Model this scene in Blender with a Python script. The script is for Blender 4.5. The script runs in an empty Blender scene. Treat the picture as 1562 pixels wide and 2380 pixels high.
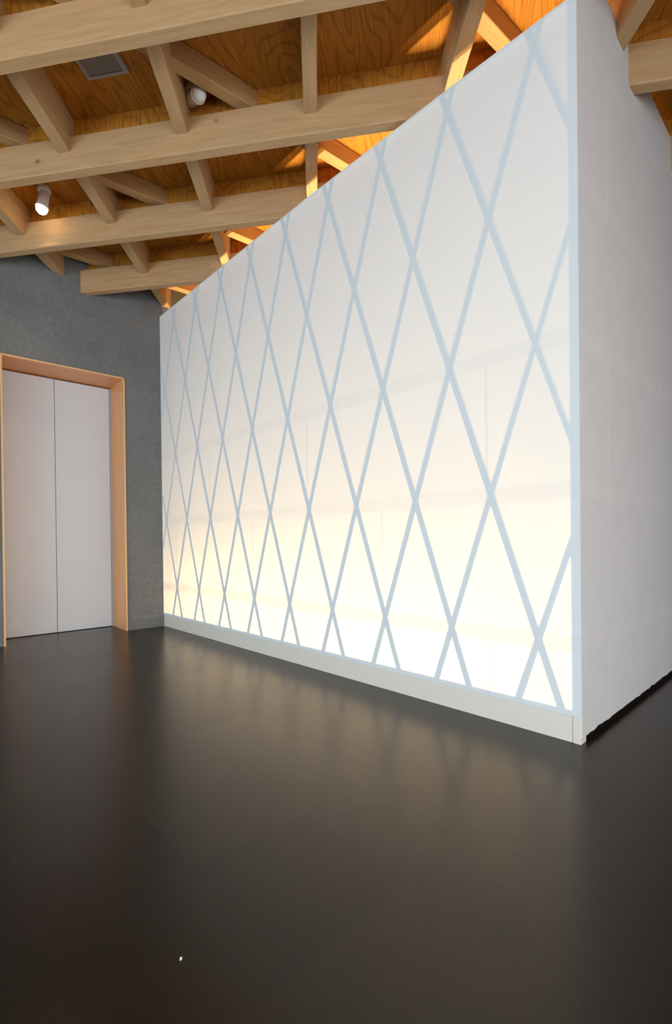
import bpy, bmesh, math, random
from mathutils import Vector, Matrix

random.seed(7)
S = bpy.context.scene
C = S.collection

# ------------------------------------------------------------------ camera
W, H, FPX = 1562, 2380, 1130.0
CY, PITCH, ROLL, YAW = 1260.5, -0.0063, -0.0107, 0.7546
EYE = Vector((0, 0, 1.0))
cy_, sy_ = math.cos(YAW), math.sin(YAW)
cp_, sp_ = math.cos(PITCH), math.sin(PITCH)
cr_, sr_ = math.cos(ROLL), math.sin(ROLL)
M0 = Matrix(((cy_, -sy_, 0), (0, 0, 1), (sy_, cy_, 0)))
MP = Matrix(((1, 0, 0), (0, cp_, -sp_), (0, sp_, cp_)))
MR = Matrix(((cr_, sr_, 0), (-sr_, cr_, 0), (0, 0, 1)))
CAM = MR @ MP @ M0                       # rows: right, up, forward
right, up, fwd = CAM[0], CAM[1], CAM[2]
cd = bpy.data.cameras.new('camera')
cam = bpy.data.objects.new('camera', cd)
C.objects.link(cam)
cam.matrix_world = Matrix(((right.x, up.x, -fwd.x, EYE.x), (right.y, up.y, -fwd.y, EYE.y),
                           (right.z, up.z, -fwd.z, EYE.z), (0, 0, 0, 1)))
cd.sensor_fit = 'HORIZONTAL'
cd.sensor_width = 36
cd.lens = 36 * FPX / W
cd.shift_y = (CY - H / 2) / W
cd.clip_end = 100
S.camera = cam

# ------------------------------------------------------------------ light
w = bpy.data.worlds.new('World')
S.world = w
w.use_nodes = True
bg = w.node_tree.nodes['Background']
bg.inputs[0].default_value = (0.80, 0.90, 1.0, 1)
bg.inputs[1].default_value = 0.30


def area(name, loc, direction, sx, sy, power, color, spread=180, up_axis='Y', tilt=None):
    l = bpy.data.lights.new(name, 'AREA')
    l.shape = 'RECTANGLE'
    l.size, l.size_y = sx, sy
    l.energy = power
    l.color = color
    l.spread = math.radians(spread)
    o = bpy.data.objects.new(name, l)
    o.location = loc
    o.rotation_euler = tilt if tilt is not None else Vector(direction).to_track_quat('-Z', up_axis).to_euler()
    C.objects.link(o)
    return o


# daylight through the glazed sides of the hall, behind and left of the viewer
area('window_daylight', (-4.2, 1.0, 1.15), (1, 0, 0), 8.0, 2.0, 365, (0.70, 0.87, 1.0))
area('window_daylight', (-0.4, -3.6, 1.0), (0, 1, 0), 6.5, 1.8, 215, (1.0, 0.97, 0.96))
# floor-level warm lamp strip standing inside the paper lantern wall
area('lantern_uplight', (2.78, 3.25, 0.12), (0.0, 0, 1), 0.10, 4.4, 42, (1.0, 0.78, 0.50), spread=36, tilt=(math.pi, 0, 0))
area('lantern_wash', (3.22, 3.25, 0.16), (-0.5, 0, 1), 0.12, 4.5, 165, (1.0, 0.69, 0.31), tilt=(math.pi, math.radians(-60), 0))

S.view_settings.view_transform = 'Standard'
S.view_settings.look = 'None'
S.view_settings.gamma = 1
S.view_settings.use_curve_mapping = False
S.view_settings.exposure = 0.0
try:
    S.cycles.use_denoising = True
    S.cycles.max_bounces = 10
    S.cycles.diffuse_bounces = 6
    S.cycles.sample_clamp_indirect = 8
except Exception:
    pass


# ------------------------------------------------------------------ materials
class Mat:
    def __init__(self, name):
        self.m = bpy.data.materials.new(name)
        self.m.use_nodes = True
        self.nt = self.m.node_tree
        self.n = self.nt.nodes
        self.bsdf = self.n['Principled BSDF']
        self.out = self.n['Material Output']

    def new(self, t, **kw):
        nd = self.n.new(t)
        for k, v in kw.items():
            setattr(nd, k, v)
        return nd

    def link(self, a, b):
        self.nt.links.new(a, b)

    def coords(self, scale=(1, 1, 1), rot=(0, 0, 0), loc=(0, 0, 0)):
        tc = self.new('ShaderNodeTexCoord')
        mp = self.new('ShaderNodeMapping')
        mp.inputs['Scale'].default_value = scale
        mp.inputs['Rotation'].default_value = rot
        mp.inputs['Location'].default_value = loc
        self.link(tc.outputs['Object'], mp.inputs['Vector'])
        return mp.outputs[0]

    def noise(self, vec, scale, detail=3, rough=.5, dist=0):
        t = self.new('ShaderNodeTexNoise')
        t.inputs['Scale'].default_value = scale
        t.inputs['Detail'].default_value = detail
        t.inputs['Roughness'].default_value = rough
        t.inputs['Distortion'].default_value = dist
        self.link(vec, t.inputs['Vector'])
        return t.outputs['Fac']

    def ramp(self, fac, stops):
        r = self.new('ShaderNodeValToRGB')
        e = r.color_ramp.elements
        while len(e) < len(stops):
            e.new(0.5)
        for i, (p, c) in enumerate(stops):
            e[i].position = p
            e[i].color = (*c, 1) if len(c) == 3 else c
        self.link(fac, r.inputs[0])
        return r.outputs['Color']

    def mix(self, fac, a, b, mode='MIX'):
        x = self.new('ShaderNodeMixRGB', blend_type=mode)
        for inp, v in ((0, fac), (1, a), (2, b)):
            if hasattr(v, 'is_linked') or hasattr(v, 'links'):
                self.link(v, x.inputs[inp])
            elif isinstance(v, (int, float)):
                x.inputs[inp].default_value = v if inp == 0 else (v, v, v, 1)
            else:
                x.inputs[inp].default_value = (*v, 1)
        return x.outputs[0]

    def math(self, op, a, b=0.0, c=None):
        x = self.new('ShaderNodeMath', operation=op)
        for i, v in enumerate((a, b, c)):
            if v is None:
                continue
            if isinstance(v, (int, float)):
                x.inputs[i].default_value = v
            else:
                self.link(v, x.inputs[i])
        return x.outputs[0]

    def bump(self, h, strength=.2, dist=.01):
        b = self.new('ShaderNodeBump')
        b.inputs['Strength'].default_value = strength
        b.inputs['Distance'].default_value = dist
        self.link(h, b.inputs['Height'])
        self.link(b.outputs[0], self.bsdf.inputs['Normal'])


def plain(name, col, rough=.5, metal=0.0, spec=.5):
    M = Mat(name)
    v = M.coords()
    n = M.noise(v, 12, 3)
    c = M.ramp(n, [(.3, tuple(x * .99 for x in col)), (.7, tuple(min(1, x * 1.01) for x in col))])
    M.link(c, M.bsdf.inputs['Base Color'])
    M.bsdf.inputs['Roughness'].default_value = rough
    M.bsdf.inputs['Metallic'].default_value = metal
    M.bsdf.inputs['Specular IOR Level'].default_value = spec
    return M.m


def timber(name, base, dark, seed=0.0):
    """planed softwood, grain along local X, a few small knots"""
    M = Mat(name)
    info = M.new('ShaderNodeObjectInfo')
    tc = M.new('ShaderNodeTexCoord')
    add = M.new('ShaderNodeVectorMath', operation='ADD')
    M.link(tc.outputs['Object'], add.inputs[0])
    comb = M.new('ShaderNodeCombineXYZ')
    r = M.math('MULTIPLY', info.outputs['Random'], 37.0)
    M.link(r, comb.inputs[0])
    M.link(r, comb.inputs[1])
    M.link(comb.outputs[0], add.inputs[1])
    mp = M.new('ShaderNodeMapping')
    mp.inputs['Scale'].default_value = (1.2, 16, 16)
    M.link(add.outputs[0], mp.inputs['Vector'])
    n1 = M.noise(mp.outputs[0], 2.2, 4, .6, .6)
    mp2 = M.new('ShaderNodeMapping')
    mp2.inputs['Scale'].default_value = (1.0, 3.2, 3.2)
    M.link(add.outputs[0], mp2.inputs['Vector'])
    n2 = M.noise(mp2.outputs[0], 1.1, 2)
    c = M.ramp(n1, [(.30, dark), (.62, base)])
    c2 = M.mix(n2, c, M.mix(1.0, c, (1.10, .97, .88), 'MULTIPLY'))
    # knots
    vo = M.new('ShaderNodeTexVoronoi')
    mp3 = M.new('ShaderNodeMapping')
    mp3.inputs['Scale'].default_value = (2.4, 5.5, 3.6)
    M.link(add.outputs[0], mp3.inputs['Vector'])
    M.link(mp3.outputs[0], vo.inputs['Vector'])
    vo.inputs['Scale'].default_value = 1.0
    k = M.ramp(vo.outputs['Distance'], [(.035, (1, 1, 1)), (.075, (0, 0, 0))])
    sep = M.new('ShaderNodeSeparateColor')
    M.link(vo.outputs['Color'], sep.inputs[0])
    gate = M.math('GREATER_THAN', sep.outputs[0], .62)
    kk = M.math('MULTIPLY', k, gate)
    kk = M.math('MULTIPLY', kk, .7)
    c3 = M.mix(kk, c2, tuple(x * .35 for x in dark))
    M.link(c3, M.bsdf.inputs['Base Color'])
    M.bsdf.inputs['Roughness'].default_value = .62
    M.bsdf.inputs['Specular IOR Level'].default_value = .25
    M.bump(n1, .12, .003)
    return M.m


def plywood():
    M = Mat('larch_plywood')
    a = math.atan2(0.604, 0.797)
    v = M.coords(rot=(0, 0, -a))
    mp = M.new('ShaderNodeMapping')
    mp.inputs['Scale'].default_value = (.5, 2.3, 1)
    M.link(v, mp.inputs['Vector'])
    big = M.noise(mp.outputs[0], 1.5, 1.5, .45, .3)
    rings = M.math('MULTIPLY', big, 22.0)
    fr = M.math('FRACT', rings)
    line = M.ramp(fr, [(.0, (.45, .45, .45)), (.25, (.95, .95, .95)), (.8, (1, 1, 1)), (1.0, (.5, .5, .5))])
    mpf = M.new('ShaderNodeMapping')
    mpf.inputs['Scale'].default_value = (1.2, 40, 1)
    M.link(v, mpf.inputs['Vector'])
    fine = M.noise(mpf.outputs[0], 3, 4)
    base = M.ramp(fine, [(.3, (.40, .145, .013)), (.7, (.60, .25, .035))])
    c = M.mix(.6, base, line, 'MULTIPLY')
    # knots
    vo = M.new('ShaderNodeTexVoronoi')
    vo.inputs['Scale'].default_value = 3.4
    M.link(v, vo.inputs['Vector'])
    k = M.ramp(vo.outputs['Distance'], [(.05, (1, 1, 1)), (.11, (0, 0, 0))])
    kk = M.math('MULTIPLY', k, .75)
    c = M.mix(kk, c, (.12, .03, .004))
    M.link(c, M.bsdf.inputs['Base Color'])
    M.bsdf.inputs['Roughness'].default_value = .55
    M.bsdf.inputs['Specular IOR Level'].default_value = .2
    return M.m


def concrete():
    M = Mat('trowelled_concrete')
    v = M.coords()
    n = M.noise(v, 1.8, 6, .62)
    c = M.ramp(n, [(.3, (.155, .153, .147)), (.7, (.200, .199, .191))])
    n2 = M.noise(v, 26, 5, .6)
    c = M.mix(.5, c, M.ramp(n2, [(.3, (.70, .70, .70)), (.7, (1.2, 1.2, 1.2))]), 'MULTIPLY')
    vo = M.new('ShaderNodeTexVoronoi')
    vo.inputs['Scale'].default_value = 26
    M.link(v, vo.inputs['Vector'])
    k = M.ramp(vo.outputs['Distance'], [(.05, (1, 1, 1)), (.12, (0, 0, 0))])
    sep = M.new('ShaderNodeSeparateColor')
    M.link(vo.outputs['Color'], sep.inputs[0])
    kk = M.math('MULTIPLY', k, M.math('MULTIPLY', M.math('GREATER_THAN', sep.outputs[1], .55), .8))
    c = M.mix(kk, c, (.36, .34, .30))
    M.link(c, M.bsdf.inputs['Base Color'])
    M.bsdf.inputs['Roughness'].default_value = .75
    M.bsdf.inputs['Specular IOR Level'].default_value = .3
    M.bump(n2, .25, .004)
    return M.m


def floor_mat():
    """large dark tiles: joints every 0.43 m across and 0.49 m along"""
    M = Mat('dark_floor_tile')
    tc = M.new('ShaderNodeTexCoord')
    sep = M.new('ShaderNodeSeparateXYZ')
    M.link(tc.outputs['Object'], sep.inputs[0])
    mx = M.math('ABSOLUTE', M.math('SUBTRACT', M.math('FRACT', M.math('DIVIDE', M.math('ADD', sep.outputs[0], 20 * .43 - .262 + .215), .43)), .5))
    my = M.math('ABSOLUTE', M.math('SUBTRACT', M.math('FRACT', M.math('DIVIDE', M.math('ADD', sep.outputs[1], 20 * .49 - .40 + .245), .49)), .5))
    lx = M.math('LESS_THAN', mx, .0042)
    ly = M.math('LESS_THAN', my, .0037)
    joint = M.math('MAXIMUM', lx, ly)
    # a tone of its own for every tile
    ix = M.math('FLOOR', M.math('DIVIDE', M.math('ADD', sep.outputs[0], 20 * .43 - .262), .43))
    iy = M.math('FLOOR', M.math('DIVIDE', M.math('ADD', sep.outputs[1], 20 * .49 - .40), .49))
    cb = M.new('ShaderNodeCombineXYZ')
    M.link(ix, cb.inputs[0])
    M.link(iy, cb.inputs[1])
    wn = M.new('ShaderNodeTexWhiteNoise', noise_dimensions='3D')
    M.link(cb.outputs[0], wn.inputs['Vector'])
    v = tc.outputs['Object']
    n = M.noise(v, 2.4, 5, .6)
    n2 = M.noise(v, 30, 4, .6)
    base = M.ramp(n, [(.3, (.0135, .0105, .0085)), (.7, (.0175, .0140, .0115))])
    tile = M.ramp(wn.outputs['Value'], [(0, (.80, .80, .80)), (1, (1.22, 1.20, 1.18))])
    c = M.mix(1.0, base, tile, 'MULTIPLY')
    c = M.mix(.35, c, M.ramp(n2, [(.3, (.6, .6, .6)), (.7, (1.3, 1.3, 1.3))]), 'MULTIPLY')
    c = M.mix(M.math('MULTIPLY', joint, .55), c, (.012, .009, .007))
    M.link(c, M.bsdf.inputs['Base Color'])
    rr = M.ramp(M.noise(v, 5, 4), [(.3, (.268, .268, .268)), (.7, (.276, .276, .276))])
    rr = M.mix(1.0, rr, M.ramp(wn.outputs['Value'], [(0, (.96, .96, .96)), (1, (1.06, 1.06, 1.06))]), 'MULTIPLY')
    M.link(rr, M.bsdf.inputs['Roughness'])
    M.bsdf.inputs['Specular IOR Level'].default_value = .42
    M.bsdf.inputs['Specular Tint'].default_value = (1, .86, .70, 1)
    h = M.math('SUBTRACT', M.math('MULTIPLY', n2, .15), joint)
    M.bump(h, .12, .0015)
    return M.m


def paper(name, transmit):
    """white washi in overlapping sheets: bands every 0.746 m up, staggered vertical laps every 1.53 m"""
    M = Mat(name)
    tc = M.new('ShaderNodeTexCoord')
    sep = M.new('ShaderNodeSeparateXYZ')
    M.link(tc.outputs['Object'], sep.inputs[0])
    X, Y, Zc = sep.outputs
    # horizontal laps
    zz = M.math('DIVIDE', M.math('SUBTRACT', Zc, 0.435), 0.7475)
    fz = M.math('FRACT', M.math('ADD', zz, 5.0))
    band = M.math('LESS_THAN', fz, 0.115)
    row = M.math('FLOOR', M.math('ADD', zz, 5.0))
    odd = M.math('MODULO', row, 2.0)
    along = Y if transmit else X
    yy = M.math('DIVIDE', M.math('ADD', M.math('SUBTRACT', along, 1.367 if transmit else 2.83), M.math('MULTIPLY', odd, .765)), 1.53)
    fy = M.math('FRACT', M.math('ADD', yy, 6.0))
    seam = M.math('LESS_THAN', fy, .010)
    v = tc.outputs['Object']
    fib = M.noise(v, 5, 5, .6)
    fib2 = M.noise(v, 60, 3, .6)
    if transmit:
        low = M.math('LESS_THAN', Zc, 2.1)
        lap = M.math('MULTIPLY', low, M.math('MAXIMUM', M.math('MULTIPLY', band, M.math('ADD', .27, M.math('MULTIPLY', M.math('LESS_THAN', Zc, 1.0), .28))), M.math('MULTIPLY', seam, .55)))  # real laps, but fading of lamp light with height put into their strength
        tcol = M.mix(lap, (.90, .87, .84), (.50, .40, .31))
        tcol = M.mix(.25, tcol, M.ramp(fib, [(.3, (.86, .85, .84)), (.7, (1, 1, 1))]), 'MULTIPLY')
        dif = M.new('ShaderNodeBsdfDiffuse')
        dif.inputs['Color'].default_value = (.80, .845, .86, 1)
        tr = M.new('ShaderNodeBsdfTranslucent')
        M.link(tcol, tr.inputs['Color'])
        mx = M.new('ShaderNodeMixShader')
        mx.inputs[0].default_value = transmit
        M.link(dif.outputs[0], mx.inputs[1])
        M.link(tr.outputs[0], mx.inputs[2])
        M.link(mx.outputs[0], M.out.inputs['Surface'])
    else:
        lap = M.math('MAXIMUM', M.math('MULTIPLY', band, .35), seam)
        c = M.mix(lap, (.66, .66, .655), (.71, .708, .70))
        c = M.mix(.4, c, M.ramp(fib, [(.3, (.88, .88, .87)), (.7, (1, 1, 1))]), 'MULTIPLY')
        M.link(c, M.bsdf.inputs['Base Color'])
        M.bsdf.inputs['Roughness'].default_value = .8
        M.bsdf.inputs['Specular IOR Level'].default_value = .2
        M.bump(M.math('ADD', M.math('MULTIPLY', fib2, .2), lap), .25, .002)
    return M.m


def satin_wood():
    M = Mat('orange_veneer')
    v = M.coords(scale=(30, 30, 1.4))
    n = M.noise(v, 1.5, 4, .6, .3)
    c = M.ramp(n, [(.3, (.66, .29, .105)), (.7, (.82, .41, .17))])
    M.link(c, M.bsdf.inputs['Base Color'])
    M.bsdf.inputs['Roughness'].default_value = .38
    return M.m


M_TIMBER = timber('pale_planed_timber', (.50, .325, .17), (.42, .265, .125))
M_RAFTER = timber('rafter_timber', (.51, .325, .15), (.40, .24, .095))
M_PLY = plywood()
M_CONC = concrete()
M_FLOOR = floor_mat()
M_PAPER = paper('backlit_washi', .19)
M_SIDE = paper('lining_washi', 0)
M_BATTEN = plain('white_batten', (.70, .76, .80), .6)
M_PLINTH = plain('painted_plinth', (.72, .67, .58), .6)
M_CHAMBER = plain('chamber_grey', (.42, .38, .33), .8)
M_JAMB = satin_wood()
M_JAMB_EDGE = plain('veneer_edge', (.80, .46, .20), .4)
M_DOOR = plain('grey_white_lacquer', (.69, .715, .74), .45)
M_DOORFR = plain('grey_metal_trim', (.42, .43, .44), .4)
M_DARK = plain('shadow_gap_black', (.02, .018, .016), .9)
M_LAMP = plain('white_lamp_metal', (.82, .81, .79), .45)
M_PANEL = plain('grey_panel_frame', (.36, .33, .30), .6)
M_GRILLE = plain('grey_panel_mesh', (.22, .195, .17), .8)
M_SCRAP = plain('paper_scrap', (.8, .78, .72), .8)
Mb = Mat('lit_bulb')
Mb.bsdf.inputs['Base Color'].default_value = (1, .9, .7, 1)
Mb.bsdf.inputs['Emission Color'].default_value = (1, .78, .45, 1)
Mb.bsdf.inputs['Emission Strength'].default_value = 14
M_BULB = Mb.m


# ------------------------------------------------------------------ builders
def link(name, bm, mat, parent=None, loc=None, smooth=False, mw=None):
    me = bpy.data.meshes.new(name)
    bmesh.ops.recalc_face_normals(bm, faces=bm.faces)
    bm.to_mesh(me)
    bm.free()
    if smooth:
        for p in me.polygons:
            p.use_smooth = True
    me.materials.append(mat)
    o = bpy.data.objects.new(name, me)
    if mw is not None:
        o.matrix_world = mw
    if loc is not None:
        o.location = loc
    C.objects.link(o)
    if parent is not None:
        o.parent = parent
    return o


def tag(o, label=None, cat=None, group=None, kind=None):
    if label:
        o['label'] = label
    if cat:
        o['category'] = cat
    if group:
        o['group'] = group
    if kind:
        o['kind'] = kind
    return o


def empty(name, loc, rot=None):
    o = bpy.data.objects.new(name, None)
    o.empty_display_size = .1
    o.location = loc
    if rot:
        o.rotation_euler = rot
    C.objects.link(o)
    return o


def prism(bm, pts, z0, z1):
    """vertical prism over plan polygon pts, z0/z1 may be lists"""
    n = len(pts)
    a = [bm.verts.new((p[0], p[1], z0[i] if isinstance(z0, (list, tuple)) else z0)) for i, p in enumerate(pts)]
    b = [bm.verts.new((p[0], p[1], z1[i] if isinstance(z1, (list, tuple)) else z1)) for i, p in enumerate(pts)]
    bm.faces.new(a[::-1])
    bm.faces.new(b)
    for i in range(n):
        j = (i + 1) % n
        bm.faces.new((a[i], a[j], b[j], b[i]))


def bx(bm, x0, x1, y0, y1, z0, z1):
    prism(bm, [(x0, y0), (x1, y0), (x1, y1), (x0, y1)], z0, z1)


def bevel(bm, w_, seg=2):
    bmesh.ops.bevel(bm, geom=list(bm.edges), offset=w_, segments=seg, affect='EDGES', profile=.6)


def lathe(bm, prof, n=28, mat=None):
    rings = []
    for r, z in prof:
        rings.append([bm.verts.new((r * math.cos(2 * math.pi * i / n), r * math.sin(2 * math.pi * i / n), z)) for i in range(n)] if r > 1e-6 else [bm.verts.new((0, 0, z))])
    for a, b in zip(rings, rings[1:]):
        if len(a) == 1 and len(b) == 1:
            continue
        for i in range(n):
            j = (i + 1) % n
            if len(a) == 1:
                bm.faces.new((a[0], b[i], b[j]))
            elif len(b) == 1:
                bm.faces.new((a[i], a[j], b[0]))
            else:
                bm.faces.new((a[i], a[j], b[j], b[i]))
    if mat is not None:
        bm.transform(mat)


# ------------------------------------------------------------------ places
XA = 2.432                       # face of the paper wall
YC = 5.568                       # inner corner with the concrete wall
YE = 0.890                       # near corner of the paper wall
BW = 0.0305                      # concrete wall is this far off square
SW = 0.0
CB, SB = math.cos(BW), math.sin(BW)
CS, SS = math.cos(SW), math.sin(SW)
KR = 1.007
Z_PLY = 1 + 3.02 * KR
Z_J = 1 + 2.745 * KR                      # underside of the joists
Z_B = 1 + 2.616 * KR                      # underside of the main beams


def back(d, rec=0.0):            # plan point on the concrete wall, d metres left of the corner
    return (XA - d * CB + rec * SB, YC + d * SB + rec * CB)


def side(d, rec=0.0):            # plan point on the side panel, d metres right of the near corner
    return (XA + d * CS - rec * SS, YE + d * SS + rec * CS)


# ------------------------------------------------------------------ the setting
bm = bmesh.new()
bx(bm, -6, 7.5, -5.2, 7.2, -.12, 0)
tag(link('floor', bm, M_FLOOR), 'dark brown tiled floor with a soft sheen', kind='structure')

bm = bmesh.new()
bx(bm, -6, 7.5, -5.2, 7.2, Z_PLY, Z_PLY + .1)
tag(link('ceiling', bm, M_PLY), 'orange plywood ceiling above the timber grid', kind='structure')

D_R, D_L, D_TOP, REC = .415, 1.562, 2.822, .424
bm = bmesh.new()
T = .55
prism(bm, [back(D_R), back(-4.7), back(-4.7, T), back(D_R, T)], 0, Z_PLY)
prism(bm, [back(D_L), back(D_R), back(D_R, T), back(D_L, T)], D_TOP, Z_PLY)
prism(bm, [back(6.5), back(D_L), back(D_L, T), back(6.5, T)], 0, Z_PLY)
tag(link('wall_back', bm, M_CONC), 'rough dark grey concrete wall with the sliding doors', kind='structure')

bm = bmesh.new()
bx(bm, 7.2, 7.5, -5.2, 7.2, 0, Z_PLY)  # unseen wall added to shut out ambient light and darken the right side
tag(link('wall_light_block', bm, M_CONC), 'unseen concrete wall added far to the right to block ambient light', kind='structure')

# door with recessed leaves and orange lining
door = empty('door_1', (*back((D_L + D_R) / 2, REC), 0))
tag(door, 'pair of plain pale grey door leaves in an orange wood lined recess', kind='structure')
door_inv = Matrix.Translation(-door.location)


def dpart(name, bm, mat, par=door):
    bm.transform(door_inv)
    return link(name, bm, mat, par)


LT = .012                        # lining thickness
PR = -.010                       # lining stands this far proud of the concrete
SEAM = 1.018
bm = bmesh.new()
prism(bm, [back(D_R, PR), back(D_R, REC + .05), back(D_R + LT, REC + .05), back(D_R + LT, PR)], 0, D_TOP)
o = dpart('jamb', bm, M_JAMB)
bm = bmesh.new()
prism(bm, [back(D_L, PR), back(D_L, REC + .05), back(D_L - LT, REC + .05), back(D_L - LT, PR)], 0, D_TOP)
dpart('jamb', bm, M_JAMB)
bm = bmesh.new()
prism(bm, [back(D_R, PR), back(D_R, REC + .05), back(D_L, REC + .05), back(D_L, PR)], D_TOP - LT, D_TOP)
dpart('head_lining', bm, M_JAMB)
bm = bmesh.new()
prism(bm, [back(D_R - .004, PR - .004), back(D_R - .004, PR), back(D_R + LT, PR), back(D_R + LT, PR - .004)], 0, D_TOP + .004)
prism(bm, [back(D_L + .004, PR - .004), back(D_L + .004, PR), back(D_L - LT, PR), back(D_L - LT, PR - .004)], 0, D_TOP + .004)
prism(bm, [back(D_R - .004, PR - .004), back(D_R - .004, PR), back(D_L + .004, PR), back(D_L + .004, PR - .004)], D_TOP - LT, D_TOP + .004)
tag(dpart('lining_edge', bm, M_JAMB_EDGE), 'thin bright orange edge of the door lining')
bm = bmesh.new()
prism(bm, [back(D_R + LT, REC - .004), back(D_R + LT, REC + .04), back(D_R + LT + .02, REC + .04), back(D_R + LT + .02, REC - .004)], .003, D_TOP - LT - .012)
dpart('side_stop', bm, M_DOORFR)
for a, b_ in ((D_R + LT + .022, SEAM - .0025), (SEAM + .0025, D_L - LT - .004)):
    bm = bmesh.new()
    prism(bm, [back(a, REC), back(b_, REC), back(b_, REC + .035), back(a, REC + .035)], .006, D_TOP - LT - .014)
    bevel(bm, .0015, 1)
    dpart('door_leaf', bm, M_DOOR)
bm = bmesh.new()
prism(bm, [back(D_R, REC + .045), back(D_L, REC + .045), back(D_L, REC + .06), back(D_R, REC + .06)], 0, D_TOP)
dpart('backing', bm, M_DARK)

# ------------------------------------------------------------------ the paper lantern wall
scr = empty('paper_lantern_wall', (XA, (YC + YE) / 2, 0))
tag(scr, 'tall glowing white paper wall with a crossing lattice seen through it, on a low pale plinth', 'lantern wall')
inv = Matrix.Translation(-Vector(scr.location))


def spart(name, bm, mat, label=None, par=scr):
    # keep mesh coordinates in world units so the sheet pattern stays true, offset the object instead
    o = link(name, bm, mat, par)
    o.matrix_parent_inverse = inv
    if label:
        o['label'] = label
    return o


TOP = [(YC, 3.634), (4.15, 3.634), (2.90, 3.632), (1.632, 3.602), (.947, 3.576), (YE, 3.573)]
Z_PB = .134


def ztop(y):
    for (ya, za), (yb, zb) in zip(TOP, TOP[1:]):
        if yb <= y <= ya:
            return za + (zb - za) * (ya - y) / (ya - yb)
    return TOP[0][1] if y > TOP[0][0] else TOP[-1][1]


bm = bmesh.new()
vs = [bm.verts.new((XA, YC - .002, Z_PB)), bm.verts.new((XA, YE, Z_PB))] + [bm.verts.new((XA, y, z)) for y, z in TOP[::-1]]
bm.faces.new(vs)
spart('paper_face', bm, M_PAPER, 'translucent white paper stretched over the lattice, lit warm from behind')

# lattice battens, two crossing layers
SY, Y0, HZ, ZR = .5125, 5.1946, .7481, .4792
TB = .021                                # half of the horizontal width
count = 0
for sgn, layer in ((1, .0010), (-1, .0016)):
    for k in range(-8, 20):
        yb = Y0 - k * SY                  # y at height ZR
        slope = sgn * (SY / 2) / HZ

        def yy(z):
            return yb + slope * (z - ZR)
        # clip the centre line to the panel
        z0, z1 = Z_PB + .02, 3.62
        N = 240
        zs = [z0 + (z1 - z0) * i / N for i in range(N + 1)]
        ok = [z for z in zs if YE + .01 < yy(z) < YC - .008 and z < ztop(yy(z)) - .012]
        if len(ok) < 6:
            continue
        za, zb = ok[0], ok[-1]
        bm = bmesh.new()
        x0, x1 = XA + layer, XA + layer + .003
        v = []
        for z in (za, zb):
            for x in (x0, x1):
                for dy in (-TB, TB):
                    v.append(bm.verts.new((x, min(max(yy(z) + dy, YE + .004), YC - .004), z)))
        # 0..3 bottom, 4..7 top
        for f in ((0, 1, 3, 2), (4, 6, 7, 5), (0, 4, 5, 1), (2, 3, 7, 6), (0, 2, 6, 4), (1, 5, 7, 3)):
            bm.faces.new([v[i] for i in f])
        spart('lattice_strip', bm, M_BATTEN)
        count += 1

# rails round the lattice
bm = bmesh.new()
bx(bm, XA + .002, XA + .05, YE + .002, YC - .004, Z_PB, Z_PB + .026)
spart('bottom_rail', bm, M_BATTEN)
bm = bmesh.new()
bx(bm, XA + .002, XA + .05, YE + .002, YE + .044, Z_PB + .026, 3.56)
spart('end_rail', bm, M_BATTEN)
bm = bmesh.new()
bx(bm, XA + .002, XA + .05, YC - .018, YC - .004, Z_PB + .026, 3.62)
spart('end_rail', bm, M_BATTEN)
bm = bmesh.new()
for (ya, za), (yb_, zb_) in zip(TOP, TOP[1:]):
    if ya == YC:
        ya -= .004
    if yb_ == YE:
        yb_ += .002
    prism(bm, [(XA + .002, yb_), (XA + .05, yb_), (XA + .05, ya), (XA + .002, ya)], [zb_ - .02, zb_ - .02, za - .02, za - .02], [zb_, zb_, za, za])
spart('top_rail', bm, M_BATTEN)

# plinth and the little corner post at its near end
bm = bmesh.new()
bx(bm, XA + .008, XA + .07, YE + .045, YC - .002, 0, Z_PB - .003)
bevel(bm, .002, 1)
spart('plinth', bm, M_PLINTH, 'low pale painted plinth under the paper')
bm = bmesh.new()
bx(bm, XA + .006, XA + .07, YE + .004, YE + .043, 0, Z_PB - .003)
bevel(bm, .002, 1)
spart('corner_block', bm, M_PLINTH)

# return wall covered in paper
bm = bmesh.new()
n = 60
L = 3.2
bot, top = [], []
for i in range(n + 1):
    d = .010 + (L - .01) * i / n
    zb_ = .036 + (random.uniform(-.006, .004) if i % 2 else 0) + (.006 if i % 9 == 4 else 0)
    bot.append((side(d), zb_))
ZS = 3.86
fr = [bm.verts.new((p[0], p[1], z)) for p, z in bot]
ft = [bm.verts.new((p[0], p[1], ZS)) for p, z in bot]
br = [bm.verts.new((p[0] - .024 * SS, p[1] + .024 * CS, z)) for p, z in bot]
bt = [bm.verts.new((p[0] - .024 * SS, p[1] + .024 * CS, ZS)) for p, z in bot]
for i in range(n):
    bm.faces.new((fr[i], fr[i + 1], ft[i + 1], ft[i]))
    bm.faces.new((br[i + 1], br[i], bt[i], bt[i + 1]))
    bm.faces.new((ft[i], ft[i + 1], bt[i + 1], bt[i]))
    bm.faces.new((fr[i + 1], fr[i], br[i], br[i + 1]))
bm.faces.new((fr[0], ft[0], bt[0], br[0]))
bm.faces.new((fr[-1], br[-1], bt[-1], ft[-1]))
spart('side_panel', bm, M_SIDE, 'grey-white papered return wall with a slightly torn lower edge')
bm = bmesh.new()
prism(bm, [side(.075, .03), side(L, .03), side(L, .06), side(.075, .06)], 0, .06)  # black strip added for the shadow line and to stop lamp light leaking
spart('gap_shade_strip', bm, M_DARK)
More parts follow.
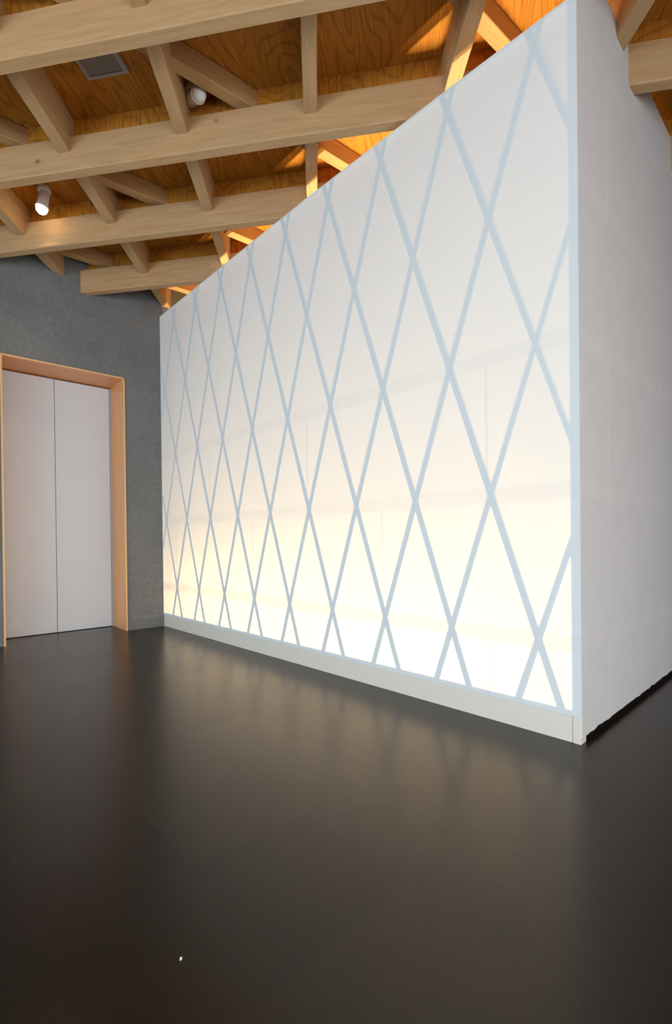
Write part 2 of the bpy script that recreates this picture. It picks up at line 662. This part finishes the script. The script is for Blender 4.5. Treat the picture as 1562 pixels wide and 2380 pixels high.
# unseen inner board added to bounce lamp light, toned down to limit fill
bm = bmesh.new()
bx(bm, 3.60, 3.64, YE + .16, YC - .06, 0, 3.45)
spart('bounce_board', bm, M_CHAMBER)
# lamp trough standing behind the plinth
bm = bmesh.new()
bx(bm, 2.60, 3.34, 1.02, 5.46, .0, .10)
bevel(bm, .004, 1)
spart('lamp_trough', bm, M_CHAMBER)

# ------------------------------------------------------------------ timber roof grid
O = Vector((1.5198, 3.0912)) * KR
U = Vector((.5363, -.7070)) * KR
V = Vector((.5149, .5878)) * KR
Un, Vn = U.normalized(), V.normalized()
BN = Vector((-U.y, U.x)).normalized()    # across the beams, away from the viewer


def bar(name, mat, p, d, width, z0, z1, s0, s1, off=0.0, cut_back=False, bev=.004):
    """a squared timber along plan direction d through plan point p, from s0 to s1 metres"""
    nrm = Vector((-d.y, d.x))
    mid = (s0 + s1) / 2
    cz = (z0 + z1) / 2
    ctr = p + d * mid
    mw = Matrix(((d.x, nrm.x, 0, ctr.x), (d.y, nrm.y, 0, ctr.y), (0, 0, 1, cz), (0, 0, 0, 1)))
    bm = bmesh.new()
    hw, hh = width / 2, (z1 - z0) / 2
    ys = (-hw + off, hw + off)
    e = {}
    for yi, y in enumerate(ys):
        a, b = s0 - mid, s1 - mid
        if cut_back:                     # trim flush on the concrete wall face
            q = p + nrm * y
            bn = Vector((SB, CB))
            t = (Vector((XA, YC)) - q).dot(bn) / d.dot(bn) - mid
            if d.dot(bn) > 0:
                b = t - .001
            else:
                a = t + .001
        e[yi] = (a, b)
    vs = []
    for z in (-hh, hh):
        for yi, y in enumerate(ys):
            for x in e[yi]:
                vs.append(bm.verts.new((x, y, z)))
    for f in ((0, 1, 3, 2), (4, 6, 7, 5), (0, 4, 5, 1), (2, 3, 7, 6), (0, 2, 6, 4), (1, 5, 7, 3)):
        bm.faces.new([vs[i] for i in f])
    bevel(bm, bev, 1)
    return link(name, bm, mat, None, mw=mw)


beam_labels = ['nearest pale timber main beam, running along the top of the view',
               'pale timber main beam just behind the nearest one, emerging again right of the paper wall',
               'pale timber main beam passing just behind the lit spotlight, third from the viewer',
               'farthest pale timber main beam with a free end against the concrete wall']
for i, cn in enumerate((2.317, 3.083, 3.838, 4.608)):
    cn *= KR
    p = BN * cn
    s_wall = ((Vector((XA, YC)) - p).dot(Vector((SB, CB)))) / Un.dot(Vector((SB, CB)))
    s1 = {0: 5.6, 1: 5.6, 2: 5.2, 3: 4.6}[i]
    b_ = bar('roof_beam', M_TIMBER, p, Un, .080, Z_B, Z_B + .242, s_wall, s1, off=.040, cut_back=True, bev=.006)
    tag(b_, beam_labels[i], 'beam', 'main roof beams')
    sb = bar('spacer_board', M_PLY, p, Un, .020, Z_B + .243, Z_PLY - .002, s_wall, s1, off=.071, cut_back=True, bev=.002)
    sb.parent = b_
    sb.matrix_parent_inverse = b_.matrix_world.inverted()

joist_labels = {
    -2: 'pale timber joist at the far left, mostly outside the picture',
    -1: 'pale timber joist left of the lit spotlight, its end resting against the concrete wall',
    0: 'pale timber joist right of the lit spotlight, running into the corner above the paper wall',
    1: 'pale timber joist between the square grey panel and the unlit spotlight',
    2: 'pale timber joist seen almost upright, running away over the middle of the paper wall',
    3: 'pale timber joist leaning left, next to the top right of the paper wall',
    4: 'dim timber joist meeting the return wall at the top right corner'}
for j in range(-2, 5):
    p = O + (j - 1) * U
    s_wall = ((Vector((XA, YC)) - p).dot(Vector((SB, CB)))) / Vn.dot(Vector((SB, CB)))
    o = bar('ceiling_joist', M_TIMBER, p, Vn, .088, Z_J, Z_PLY - .001, -1.9, s_wall, cut_back=True, bev=.005)
    tag(o, joist_labels[j], 'joist', 'ceiling joists')

RD = Vector((1, -.085)).normalized()
rafter_labels = {
    -2: 'dim diagonal rafter above the right-hand side of the return wall',
    -1: 'diagonal rafter glowing orange behind the top right of the paper wall',
    0: 'diagonal rafter crossing in front of the unlit spotlight',
    1: 'diagonal rafter above the beam with the lit spotlight, right of the spotlight',
    2: 'farthest diagonal rafter, close to the concrete wall'}
for k in range(-2, 3):
    yc = 2.80 + k * 1.295
    p = Vector((1.5, yc)) * KR
    o = bar('diagonal_rafter', M_RAFTER, p, RD, .088, 1 + 2.885 * KR, Z_PLY - .003, -3.4 if k > -2 else -1.0, 3.6, bev=.004)
    if k == 2:
        pass
    tag(o, rafter_labels[k], 'rafter', 'diagonal rafters')


# ------------------------------------------------------------------ fittings
def aim(direction):
    return Vector(direction).to_track_quat('Z', 'Y').to_matrix().to_4x4()


def spotlight(loc, direction, label, lit, drop=.07):
    t = empty('spotlight', loc)      # loc: where the base meets the plywood
    tag(t, label, 'spotlight', 'ceiling spotlights')
    bm = bmesh.new()
    lathe(bm, [(0, 0), (.050, 0), (.052, -.004), (.052, -.030), (.046, -.036), (0, -.036)])
    link('mounting_base', bm, M_LAMP, t, smooth=False)
    bm = bmesh.new()
    lathe(bm, [(0, -.03), (.010, -.03), (.010, -drop + .012), (.016, -drop + .008), (.016, -drop - .012), (0, -drop - .012)], 16)
    link('stem', bm, M_LAMP, t)
    h = Vector((0, 0, -drop))
    d = Vector(direction).normalized()
    m = Matrix.Translation(h) @ aim(d)
    bm = bmesh.new()
    lathe(bm, [(0, -.045), (.030, -.045), (.040, -.035), (.042, .06), (.050, .095), (.050, .100), (.045, .100), (.038, .062), (0, .062)], 32, m)
    head = link('lamp_head', bm, M_LAMP, t, smooth=True)
    bm = bmesh.new()
    lathe(bm, [(0, .062), (.030, .063), (.043, .090), (.047, .112), (.040, .135), (.024, .150), (0, .156)], 28, m)
    b = link('bulb', bm, M_BULB if lit else M_LAMP, head, smooth=True)
    if lit:
        b['label'] = 'glowing white bulb'
        l = bpy.data.lights.new('bulb_light', 'SPOT')
        l.energy = 5
        l.color = (1, .80, .52)
        l.spot_size = math.radians(120)
        l.spot_blend = .6
        l.shadow_soft_size = .045
        lo = bpy.data.objects.new('bulb_light', l)
        C.objects.link(lo)
        lo.location = h + d * .20
        lo.rotation_euler = d.to_track_quat('-Z', 'Y').to_euler()
        lo.parent = t
    return t


spotlight((1.070, 4.750, Z_PLY), (-.16, .10, -1), 'lit white spotlight glowing under the ceiling at the left', True)
spotlight((1.573, 3.036, Z_PLY), (-.05, -.9, -.35), 'unlit white spotlight half hidden behind a diagonal rafter', False)

# square grey panel on the plywood
pc = Vector((1.034, 3.392)) * KR + Un * .143 - BN * .150
t = empty('ceiling_panel', (pc.x, pc.y, Z_PLY))
t.rotation_euler = (0, 0, math.atan2(Un.y, Un.x))
tag(t, 'square grey panel fixed to the plywood between the first two beams', 'panel')
bm = bmesh.new()
bx(bm, -.145, .145, -.15, -.13, -.022, -.001)
bx(bm, -.145, .145, .13, .15, -.022, -.001)
bx(bm, -.145, -.125, -.13, .13, -.022, -.001)
bx(bm, .115, .145, -.13, .13, -.022, -.001)
link('frame', bm, M_PANEL, t)
bm = bmesh.new()
bx(bm, -.125, .115, -.13, .13, -.016, -.001)
link('mesh_cover', bm, M_GRILLE, t)

# tiny scrap on the floor
bm = bmesh.new()
pts = [(0, 0), (.006, .001), (.009, .006), (.005, .008), (.001, .005)]
prism(bm, pts, 0, [.0008, .002, .001, .003, .0008])
tag(link('paper_scrap', bm, M_SCRAP, None, loc=(.51, 1.10, .0002)), 'tiny white scrap lying on the dark floor', 'scrap')
